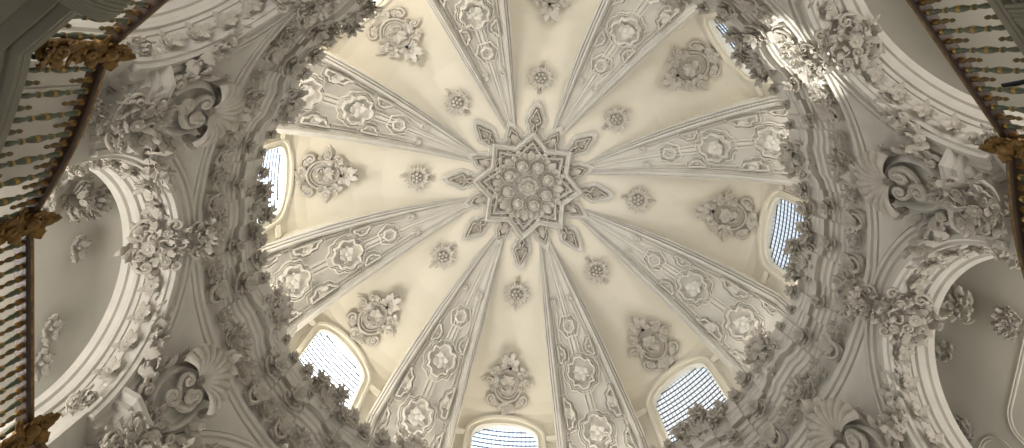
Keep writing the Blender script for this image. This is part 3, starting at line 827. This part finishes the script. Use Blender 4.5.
# spandrel shells, medallions and leaf drops
def build_sp_shell(root):
    c = MB(); c.merge(shell(.46,12,112,.42,9), T(0,-.02,.10,rx=-.25)); obj('shell', c, ORN, root)
    c = MB(); c.merge(spray(16,.26,.09,-95,95,201,curl=.5,z=.05), T(0,.36,-.05)); obj('leaf_crest', c, ORN, root)
    for s in (-1,1):
        c = MB(); c.merge(scroll(.10,1.4,.035,s,.2), T(s*.12,-.16,.16,rz=s*.5)); obj('scroll', c, ORN, root)
def build_sp_med(root):
    ov = [(.36*math.cos(a), .42*math.sin(a)) for a in np.linspace(0,2*PI,44,endpoint=False)]
    c = MB(); c.merge(levels(ov, [(-.03,-.25),(-.03,.05),(.0,.12),(.03,.14),(.05,.11),(.07,.03),(.14,.0),(.22,.03)])); obj('medallion', c, PLASTER, root)
    c = MB()
    c.merge(scroll(.13,1.4,.05,1,.2), T(.10,.10,.10,rz=.4)); c.merge(scroll(.11,1.4,.045,-1,.2), T(-.09,-.10,.1,rz=2.6)); c.merge(spray(7,.14,.05,0,360,211,curl=.5,z=.04)); obj('relief', c, ORN, root)
    for s in (-1,1):
        c = MB()
        for i, (x, y, rz) in enumerate(((.40,.22,-.9),(.43,.0,-1.6),(.38,-.24,-2.3),(.28,.40,-.5))): c.merge(leaf(.22,.075,.6,3,10,7), T(s*x,y,.04,rz=s*rz)); c.merge(leaf(.18,.06,.8,3,10,7), T(s*x,y,.09,rz=s*(rz+.7)))
        obj('leaf_spray', c, ORN, root)
        c = MB(); c.merge(scroll(.09,1.4,.032,s,.18), T(s*.36,-.34,.08,rz=s*.5)); obj('scroll', c, ORN, root)
def build_sp_foot(root):
    add_rocaille(root, .32, 221, nflow=3, nscroll=2, wide=1.0, tall=1.1, nleaf=14)
def build_drop(mirror):
    def f(root):
        s = -1 if mirror else 1; g = random.Random(231); c = MB(); lf = leaf(1,.4,.4,4,10,7)
        for i in range(20):
            t = i/19; x = s*(.34+1.0*t); y = -.26+1.10*t-.26*t*t; L = .19*(1-.45*t)
            for q in range(4): c.merge(lf, T(x+g.uniform(-.11,.11)*(1-.6*t), y+g.uniform(-.12,.12)*(1-.6*t), .01+.07*g.random(), rz=-s*(.9+g.uniform(-1.7,1.7)), s=L*g.uniform(.7,1.1), ry=g.uniform(-.5,.5), rx=g.uniform(0,.5)))
        obj('foliage', c, ORN, root)
        for i in range(5):
            t = i/5; c = MB(); c.merge(flower(.10*(1-.5*t),5,.6), T(s*(.36+.95*t), -.24+1.10*t-.26*t*t, .08)); obj('flower', c, ORN, root)
    return f
for b in BANDS:
    w = CLOCKB[b]
    A = wall_frame(b, 5.04, 7.38, tilt=22)
    if seen(A[:3,3],60): put('sps', build_sp_shell, 'scallop_shell', A, 'big fluted scallop shell on the corner between arches at %s' % w, 'plaster ornament', 'scallop shells between the arches')
    A = wall_frame(b, 5.10, 7.02, tilt=12)
    if seen(A[:3,3],60): put('spm', build_sp_med, 'oval_medallion', A, 'oval medallion with scrolls under the scallop shell at %s' % w, 'plaster ornament', 'medallions under the scallop shells')
    A = wall_frame(b, 5.14, 6.52, tilt=8)
    if seen(A[:3,3],60): put('spf', build_sp_foot, 'leaf_clump', A, 'flowery leaf clump above the capital, under the medallion at %s' % w, 'plaster ornament', 'leaf clumps under the medallions')
    for s in (-1,1):
        A = wall_frame(b, 5.09, 7.0, u=s*.32, tilt=6)
        mir = s < 0; nm = 'counterclockwise' if s > 0 else 'clockwise'
        A = wall_frame(b-s*2.0*(1), 5.09, 7.0, u=s*.1, tilt=6)
        if seen(A[:3,3],60): put('drop%d' % mir, build_drop(mir), 'leaf_festoon', A, 'tapering leaf festoon on the %s side of the medallion at %s' % (nm, w), 'plaster ornament', 'leaf festoons beside the medallions')

# ================================================================== PIERS: pilaster, capital block
BLK = [(-.35,6.02),(0,6.02),(.03,6.02),(.03,6.08),(.07,6.10),(.07,6.16),(.12,6.20),(.13,6.26),(.18,6.29),(.18,6.36),(.24,6.40),(.25,6.46),(.22,6.48),(-.2,6.52)]
def pier_plan(off):
    """half-octagon break: points (u, R)"""
    w = .52+off*.7; f = 5.22-off; return [(-w-.06, 5.75),(-w, f+.24),(-w+.30, f),(w-.30, f),(w, f+.24),(w+.06, 5.75)]
for b in BANDS:
    rows = []
    for off, h in BLK:
        rows.append([wall_frame(b, R, h, u=u)[:3,3] for u, R in pier_plan(off)])
    mb = MB(); mb.merge(sweep(rows, flip=False)); trim(mb, sharp=20)
    rows = []
    for off, h in [(.06,3.7),(.06,3.95),(.0,4.0),(.0,5.70),(.03,5.74),(.03,5.8),(0,5.82),(0,6.03)]:
        w = .26+off; f = 5.34-off
        rows.append([wall_frame(b, R, h, u=u)[:3,3] for u, R in [(-w-.1,5.7),(-w-.1,f+.1),(-w,f+.1),(-w,f),(w,f),(w,f+.1),(w+.1,f+.1),(w+.1,5.7)]])
    mb = MB(); mb.merge(sweep(rows, flip=False)); trim(mb, sharp=20)
    A = wall_frame(b, 5.06, 6.02, tilt=12)
    if seen(A[:3,3],70): put('capf', b_rocaille(.46,241,nflow=4,nscroll=4,tall=1.0,wide=1.1,nleaf=16), 'capital_clump', A, 'thick leafy capital clump in front of the pier at %s' % CLOCKB[b], 'plaster ornament', 'capital clumps on the piers')
    A = wall_frame(b, 5.24, 5.66, tilt=5)
    if seen(A[:3,3],60): put('cap', b_rocaille(.26,251,nflow=1,nscroll=2,wide=1.1,tall=.8,nleaf=10), 'pilaster_pendant', A, 'small leafy pendant under the capital clump at %s' % CLOCKB[b], 'plaster ornament', 'pendants under the capital clumps')
for k in BAYS:
    for s in (-1,1):
        P = bay_pt(k, s*1.42, 5.2, 6.36); az = math.degrees(math.atan2(P[1], P[0])); A = wall_frame(az, math.hypot(P[0],P[1]), P[2], tilt=20)
        nm = 'clockwise' if s > 0 else 'counterclockwise'
        if seen(P, 30): put('spring', b_rocaille(.24,261,nflow=2,nscroll=2,tall=1.2,nleaf=10), 'arch_foot_clump', A, 'leaf clump at the %s foot of the %s arch underside' % (nm, CLOCK[k]), 'plaster ornament', 'leaf clumps at the arch feet')

# ================================================================== GALLERY WALL ORNAMENTS
def gal(key, bl, name, k, u, h, label, roll=0, R=RB, grp=None):
    A = wall_frame(k, R-.01, h, u=-u, roll=roll)   # u given along increasing azimuth
    A[:3,3] = bay_pt(k, u, R-.01, h); return put(key, bl, name, A, label, 'plaster ornament', grp)
def build_hang(root):
    add_rocaille(root, .44, 301, nflow=2, nscroll=2, tall=1.35, wide=.9)
    c = MB(); c.merge(spray(6,.32,.13,120,240,303,curl=.3,z=.02), T(0,-.42,0)); obj('drop', c, ORN, root)
def build_sprig(root):
    c = MB(); c.merge(spray(8,.22,.09,0,360,311,curl=.3,z=.01)); obj('foliage', c, ORN, root)
    c = MB(); c.merge(flower(.11,6,.5), T(0,0,.04)); obj('flower', c, ORN, root)
def build_plaque(root):
    c = MB(); c.merge(spray(14,.30,.075,0,360,321,curl=.3,z=.02)); c.merge(spray(10,.22,.06,0,360,322,curl=.45,z=.05)); c.merge(spray(7,.13,.05,0,360,323,curl=.6,z=.09)); obj('foliage', c, GALL, root)
    for s in (-1,1):
        for q in (-1,1):
            c = MB(); c.merge(scroll(.08,1.4,.022,s,.15), T(s*.15,q*.13,.05,rz=q*.8)); obj('scroll', c, GALL, root)
gal('hang', build_hang, 'hanging_rocaille', 180, .40, 7.68, 'tall rocaille clump on the left gallery wall beside the curved balustrade', roll=-20)
gal('sprig', build_sprig, 'flower_sprig', 180, -.25, 7.6, 'flower sprig below the keystone clump on the left gallery wall', grp='sprigs on the gallery walls')
gal('sprig', build_sprig, 'flower_sprig', 180, .46, 7.0, 'flower sprig just above the curved balustrade on the left gallery wall', grp='sprigs on the gallery walls')
gal('sprig', build_sprig, 'flower_sprig', 180, -1.2, 7.15, 'flower sprig low on the left gallery wall beside the straight handrail', grp='sprigs on the gallery walls')
gal('sprig', build_sprig, 'flower_sprig', 180, -1.6, 7.0, 'flower sprig on the left gallery wall touching the grey capital', grp='sprigs on the gallery walls')
gal('plaque', build_plaque, 'rocaille_plaque', 0, -.04, 7.86, 'faint rocaille plaque on the right gallery wall under the arch crown')
gal('sprig', build_sprig, 'flower_sprig', 0, -.9, 7.75, 'upper leaf sprig of the plaque on the right gallery wall', grp='sprigs on the gallery walls')
gal('sprig', build_sprig, 'flower_sprig', 0, .77, 7.93, 'lower flower drop of the plaque on the right gallery wall', grp='sprigs on the gallery walls')
gal('sprig', build_sprig, 'flower_sprig', 0, -1.18, 7.58, 'flower sprig behind the capital on the right gallery wall', grp='sprigs on the gallery walls')
gal('sprig2', lambda r: add_rocaille(r,.26,331,nflow=1,nscroll=2), 'leaf_clump', 0, 1.68, 7.4, 'leaf clump on the curved panel moulding of the right gallery wall')
gal('sprig3', lambda r: add_rocaille(r,.30,333,nflow=2,nscroll=2), 'leaf_clump', 0, -.14, 7.1, 'leaf clump on the straight panel moulding at the right edge')
# panel mouldings on the right gallery wall
def panel_mould(k, P):
    mb = MB(); rows = []; P = np.array(P)
    for i in range(len(P)):
        d = P[min(i+1,len(P)-1)]-P[max(i-1,0)]; d = d/np.linalg.norm(d); n = np.array([-d[1], d[0]])
        rows.append([bay_pt(k, *(P[i]+n*a).tolist()[:1], RB-z, (P[i]+n*a)[1]) for a, z in [(-.03,-.01),(-.03,.012),(-.014,.016),(-.008,.008),(.008,.008),(.014,.02),(.026,.02),(.03,-.01)]])
    mb.merge(sweep(rows)); return mb
trim(panel_mould(0, [(-1.3,5.5),(-1.3,6.6)]+[(-1.0+.02-.3*math.cos(a), 6.6+.25*math.sin(a)) for a in np.linspace(0.2,PI/2,6)]+[(-.5,6.87),(0,6.87),(.5,6.87)]+[(.95+.3*math.sin(a), 6.62+.25*math.cos(a)) for a in np.linspace(0,PI/2-.2,6)]+[(1.28,6.5),(1.28,5.5)]), GALL)
trim(panel_mould(0, [(1.45,5.5),(1.45,6.4)]+[(1.75-.3*math.cos(a), 6.85+.28*math.sin(a)) for a in np.linspace(-.3,1.5,8)]+[(2.1,7.12)]), GALL)

# ================================================================== GALLERY FLOOR EDGE
GSH = np.array([-.17, -.18])   # the gallery ring sits slightly off the dome axis
def rail_R(az, extra=0.0):
    """plan of the balustrade: straight across the bays, swelling forward round the piers"""
    d = ((az+22.5) % 45)-22.5; e = 22.5-abs(d)          # degrees from pier axis
    j = 10.2
    if e >= j: return 4.56/math.cos(math.radians(d))+extra
    Rj = 4.56/math.cos(math.radians(22.5-j)); return Rj-(.15)*math.cos(PI/2*e/j)**.8+extra
GAZ = sorted({round(x,3) for k in range(8) for x in list(np.linspace(45*k-12.2,45*k+12.2,5))+list(np.linspace(45*k+12.3,45*k+32.7,15))})
GEP = [(-.11,3.80),(-.11,3.765),(-.105,3.76),(-.105,3.73),(-.125,3.725),(-.125,3.705),(-.05,3.69),(-.05,3.66),(-.07,3.655),(-.07,3.635),(.03,3.62),(.03,3.595),(.10,3.54),(.12,3.50),(.10,3.495),(.10,3.47),(.25,3.45),(.26,3.41),(.24,3.405),(.24,3.38),(.36,3.36),(.38,3.25),(.55,3.22),(.56,2.9)]
rows = []
for a in GAZ:
    A = math.radians(a); R0 = rail_R(a)
    r_ = [(7.0*math.cos(A), 7.0*math.sin(A), 3.82), ((R0-.11)*math.cos(A), (R0-.11)*math.sin(A), 3.82)]
    r_ += [((R0+p)*math.cos(A), (R0+p)*math.sin(A), z) for p, z in GEP]
    r_ += [(5.35*math.cos(A), 5.35*math.sin(A), 2.85)]
    rows.append([(r_[0])]+[(x+GSH[0], y+GSH[1], z) for x, y, z in r_[1:-1]]+[r_[-1]])
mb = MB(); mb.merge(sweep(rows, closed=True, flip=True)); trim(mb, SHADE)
# lower walls and floor
mb = MB(); V = []
for a in BANDS:
    A = math.radians(a); R_ = 5.35/math.cos(PI/8)
    for h in (-FLOOR, 2.9): V.append((R_*math.cos(A), R_*math.sin(A), h))
mb.add(V, grid(8, 2, cu=True, flip=False)); struct('wall_lower', mb, PLASTER, smooth=False)
mb = MB(); V = [(6.5*math.cos(2*PI*j/32), 6.5*math.sin(2*PI*j/32), -FLOOR) for j in range(32)]
mb.add(V, [tuple(range(32))]); struct('floor', mb, FLOORM, smooth=False)
# console keystones under the gallery edge
def build_console(root):
    c = MB(); c.merge(levels([(-.2,-.45),(.2,-.45),(.26,.35),(-.26,.35)], [(0,-.15),(.0,.0),(.03,.04),(.05,.02)])); obj('block', c, SHADE, root)
    c = MB()
    for j in range(-4,5):
        P = [(j*(.052-.016*t)+.0, .40-.80*t, .05+.20*math.sin(PI*t)**.8+.07*math.cos(j*.4)) for t in np.linspace(0,1,16)]
        c.merge(tube(P, [.030-.008*t for t in np.linspace(0,1,16)], 7))
    obj('fluting', c, SHADE, root)
    c = MB()
    for q in (-1,1):
        for i in range(4): c.merge(leaf(.30, .08, .45, 3, 11, 7), T(q*.20,.25-.16*i,.05,rz=PI-q*(.9-.1*i)))
    obj('acanthus', c, SHADE, root)
    for q in (-1,1):
        c = MB(); c.merge(scroll(.11,1.5,.04,q,.2), T(q*.13,-.42,.12)); obj('volute', c, SHADE, root)
for k, t in ((225,'upper left'),(315,'upper right')):
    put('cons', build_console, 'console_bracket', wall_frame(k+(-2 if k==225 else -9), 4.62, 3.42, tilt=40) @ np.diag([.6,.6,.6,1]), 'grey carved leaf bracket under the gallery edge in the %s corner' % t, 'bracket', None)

# ================================================================== BALUSTRADES
RAILZ = 4.56
BALP = [(.018,0),(.04,.01),(.04,.04),(.02,.06),(.026,.09),(.032,.12),(.024,.16),(.018,.2),(.034,.215),(.034,.235),(.02,.25),(.030,.29),(.040,.33),(.044,.36),(.040,.39),(.030,.43),(.02,.47),(.034,.485),(.034,.505),(.018,.52),(.024,.56),(.032,.59),(.026,.62),(.04,.64),(.04,.66),(.018,.67)]
GOLDZ = [(.01,.04),(.21,.24),(.34,.37),(.48,.51),(.635,.66)]
def b_baluster():
    mb = lathe([(r*.74, z) for r, z in BALP], 10)
    zs = [p[1] for p in BALP]; 
    for i in range(len(mb.F)):
        seg = i//10; zm = (zs[seg]+zs[min(seg+1,len(zs)-1)])/2
        if any(a <= zm <= b for a, b in GOLDZ): mb.M[i] = 1
    return mb
SPK = [(.016,0),(.034,.01),(.034,.04),(.016,.06),(.026,.085),(.03,.105),(.02,.14),(.012,.155),(.022,.17),(.024,.185),(.012,.205),(.001,.215)]
def b_spike():
    mb = lathe([(r*.8, z) for r, z in SPK], 8)
    for i in range(len(mb.F)):
        if (i//8) in (1,2,5,8,9): mb.M[i] = 1
    return mb
BAL_ME = mesh('baluster', b_baluster(), [GREEN, GOLD]); SPK_ME = mesh('spike', b_spike(), [GREEN, GILTWOOD])
def inst(name, me, parent, loc, rx=0.0):
    o = bpy.data.objects.new(name, me); COL.objects.link(o); o.parent = parent; o.location = loc; o.rotation_euler = (rx,0,0); return o
def rail_pt(az, e=0.0, h=0.0):
    R = rail_R(az)+e; return np.array([R*math.cos(math.radians(az))+GSH[0], R*math.sin(math.radians(az))+GSH[1], h])
def balustrade(a0, a1, n, label):
    am = (a0+a1)/2; O = rail_pt(am, 0, 3.82); A = np.eye(4); A[:3,3] = O
    root = empty('balustrade', A, label, 'balustrade', 'balustrade sections round the gallery')
    azs = np.linspace(a0, a1, 17)
    def rail(z, prof, name, mats, mi=None):
        rows = [[rail_pt(a, e, z+dz)-O for e, dz in prof] for a in azs]
        mb = MB(); mb.merge(sweep([r+[r[0]] for r in rows], flip=True))
        if mi:
            np_ = len(prof)
            for i in range(len(mb.F)): mb.M[i] = mi.get(i % np_, 0)
        return obj(name, mb, mats, root, sharp=25)
    hr = rail(RAILZ, [(-.055,.0),(-.062,.02),(-.062,.045),(-.05,.07),(.05,.07),(.062,.045),(.062,.02),(.055,.0),(.05,-.008),(-.045,-.008)], 'handrail', [DARK, GILTWOOD], {1:1,6:1})
    rail(3.82, [(-.05,.0),(-.05,.05),(.05,.05),(.05,.0)], 'bottom_rail', [DARK, GOLD])
    # gilded studs under the handrail; darker gilt paints in the left side's shade
    m2 = 2*n
    for i in range(m2):
        a = a0+(a1-a0)*(i+.5)/m2
        if i % 2 == 0:
            inst('baluster', BAL_ME, root, rail_pt(a,0,3.875)-O)
        else:
            inst('spike', SPK_ME, root, rail_pt(a,0,3.865)-O); inst('spike', SPK_ME, root, rail_pt(a,0,RAILZ-.005)-O, PI)
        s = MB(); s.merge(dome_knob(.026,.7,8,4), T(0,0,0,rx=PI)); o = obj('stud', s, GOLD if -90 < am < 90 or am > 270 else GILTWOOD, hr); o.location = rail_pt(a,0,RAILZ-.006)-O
    return root
J = 12.2
balustrade(180-J+.6, 180+J-.6, 9, 'straight green and gilt balustrade along the left edge of the photo')
balustrade(180+J+.5, 225-J-.5, 8, 'curved green and gilt balustrade bulging at the upper left')
balustrade(225-J+.6, 225+J-.6, 9, 'straight balustrade in the top left corner under the carved bracket')
balustrade(135+J+.5, 180-J-.5, 8, 'curved balustrade just entering the bottom left corner')
balustrade(315-J+.6, 315+J-.6, 9, 'straight green and gilt balustrade crossing the top right corner')
balustrade(315+J+.5, 360-J-.5, 8, 'curved gilt balustrade at the right edge of the photo')
def build_newel(root):
    c = lathe([(.05,0),(.07,.02),(.07,.1),(.045,.14),(.055,.3),(.065,.42),(.05,.55),(.045,.7),(.075,.73),(.08,.8),(.05,.84),(.06,.88),(.04,.95),(.0,.97)],10); obj('post', c, GILTWOOD, root)
    for z, s, h in ((.22,.16,1),(.55,.13,-1),(.80,.15,1)):
        c = MB(); c.merge(scroll(.1*s/.13,1.4,.035,h,.2), T(0,z,.07)); c.merge(spray(7,.2,.09,0,360,int(z*100),curl=.5,z=.04), T(0,z,0))
        def fl(V): return np.stack([V[:,0], -V[:,2], V[:,1]], 1)
        c.mapv(fl); obj('gilt_scroll', c, GILTWOOD, root)
    c = MB(); c.merge(leaf(.26,.09,.5,3,10,5), T(0,.78,.06)); c.merge(flower(.11,6,.5), T(0,.9,.13)); c.merge(dome_knob(.075,1.0), T(0,.74,.13))
    def fl(V): return np.stack([V[:,0], -V[:,2], V[:,1]], 1)
    c.mapv(fl); obj('finial', c, GILTWOOD, root)
for az, t in ((180-J,'at the lower end of the straight left balustrade'),(180+J,'between the straight and curved left balustrades'),(225-J,'at the upper end of the curved left balustrade'),(315+J,'between the two balustrades at the right edge')):
    P = rail_pt(az, 0, 3.82); A = np.eye(4); A[:3,:3] = rotz(math.radians(az-90)) @ np.diag([.8,.8,.97]); A[:3,3] = P
    put('newel', build_newel, 'newel_post', A, 'carved brown and gilt post '+t, 'post', 'carved posts of the balustrade')
# dark spotlight arm behind the right balustrade
P = bay_pt(315, .32, 5.02, 4.66)
A = np.eye(4); A[:3,3] = P
r = empty('spotlight_arm', A, 'thin black spotlight arm behind the top right balustrade', 'lamp')
c = MB(); c.merge(tube([(0,0,-.6),(0,0,0),(-.10,.05,.1),(-.22,.12,.2)], .014, 8)); obj('arm', c, IRON, r)
c = MB(); c.merge(tube([(-.14,.08,.12),(-.24,.14,.22)], [.022,.03], 10)); obj('lamp_head', c, IRON, r)

# ================================================================== LIGHT
w = bpy.data.worlds.new('sky'); scn.world = w; w.use_nodes = True
nt = w.node_tree; bg = nt.nodes['Background']
tc = nt.nodes.new('ShaderNodeTexCoord'); nz = nt.nodes.new('ShaderNodeTexNoise'); nz.inputs['Scale'].default_value = 2.2; nz.inputs['Detail'].default_value = 5
rp = nt.nodes.new('ShaderNodeValToRGB'); rp.color_ramp.elements[0].position = .42; rp.color_ramp.elements[0].color = (.56,.74,.98,1); rp.color_ramp.elements[1].position = .60; rp.color_ramp.elements[1].color = (.98,.99,1,1)
nt.links.new(tc.outputs['Generated'], nz.inputs['Vector']); nt.links.new(nz.outputs['Fac'], rp.inputs['Fac']); nt.links.new(rp.outputs['Color'], bg.inputs['Color'])
sx = nt.nodes.new('ShaderNodeSeparateXYZ'); nt.links.new(tc.outputs['Generated'], sx.inputs[0])
mr = nt.nodes.new('ShaderNodeMapRange'); mr.inputs['From Min'].default_value = -.75; mr.inputs['From Max'].default_value = .25; mr.inputs['To Min'].default_value = 6.0; mr.inputs['To Max'].default_value = .90
nt.links.new(sx.outputs['X'], mr.inputs['Value']); nt.links.new(mr.outputs['Result'], bg.inputs['Strength'])
def area(name, A, sx, sy, power, col=(1,1,1), spread=180, portal=False):
    l = bpy.data.lights.new(name, 'AREA'); l.shape = 'RECTANGLE'; l.size = sx; l.size_y = sy; l.energy = power; l.color = col; l.spread = math.radians(spread)
    if portal: l.cycles.is_portal = True
    o = bpy.data.objects.new(name, l); COL.objects.link(o); B = A.copy(); B[:3,2] *= -1; B[:3,0] *= -1; o.matrix_world = M4(B); return o
for k in BAYS:
    area('window_portal', wall_frame(k, 5.62, 10.4), 1.7, 2.4, 0, portal=True)
    # uplight standing on the cornice ledge, hidden from below by its edge
    e = {180:42, 225:42, 135:40, 90:24, 45:12, 0:11, 315:12, 270:17}[k]
    A = wall_frame(k, 5.10, 9.62, tilt=-66); area('cornice_uplight', A, 1.2, .18, e*.93, (1,.92,.79))
    A = wall_frame(k+22.5, 4.98, 9.62, tilt=-64); area('cornice_uplight', A, .9, .12, 6, (1,.95,.88))
    # unseen fill lamps added at the gallery floor to brighten its walls
    A = wall_frame(k, 5.75, 4.20, tilt=-86); area('gallery_fill_lamp', A, 2.2, .6, {135:66,180:74,225:36,315:46,0:46}.get(k, 30), (1,.965,.915))
# fill lamps added low in the room; the lower wall has no doorway
for k in (0, 90, 180, 270):
    area('low_fill_lamp', wall_frame(k, 5.2, -.1, tilt=-28), 2.2, 2.4, 46, (1,.965,.925))

# low sun through the half past seven window, falling on the arch crown opposite
l = bpy.data.lights.new('sun_beam', 'SPOT'); l.energy = 60000; l.color = (1,.96,.88); l.spot_size = math.radians(3.5); l.spot_blend = .1; l.shadow_soft_size = .12
o = bpy.data.objects.new('sun_beam', l); COL.objects.link(o)
tgt = bay_pt(315, .05, 4.95, 8.2); src = np.array(web_at(135, 0, 10.7-HB)); dr = src-tgt; dr /= np.linalg.norm(dr)
o.matrix_world = Matrix.Translation(Vector(src+dr*14)) @ Vector(dr).to_track_quat('Z','Y').to_matrix().to_4x4()

for o in list(scn.objects):
    if o.parent is None and o is not camo: o.location.z += FLOOR
scn.view_settings.view_transform = 'Standard'; scn.view_settings.look = 'None'; scn.view_settings.gamma = 1; scn.view_settings.use_curve_mapping = False
scn.view_settings.exposure = 0.33
scn.cycles.max_bounces = 8; scn.cycles.diffuse_bounces = 5; scn.cycles.use_denoising = True
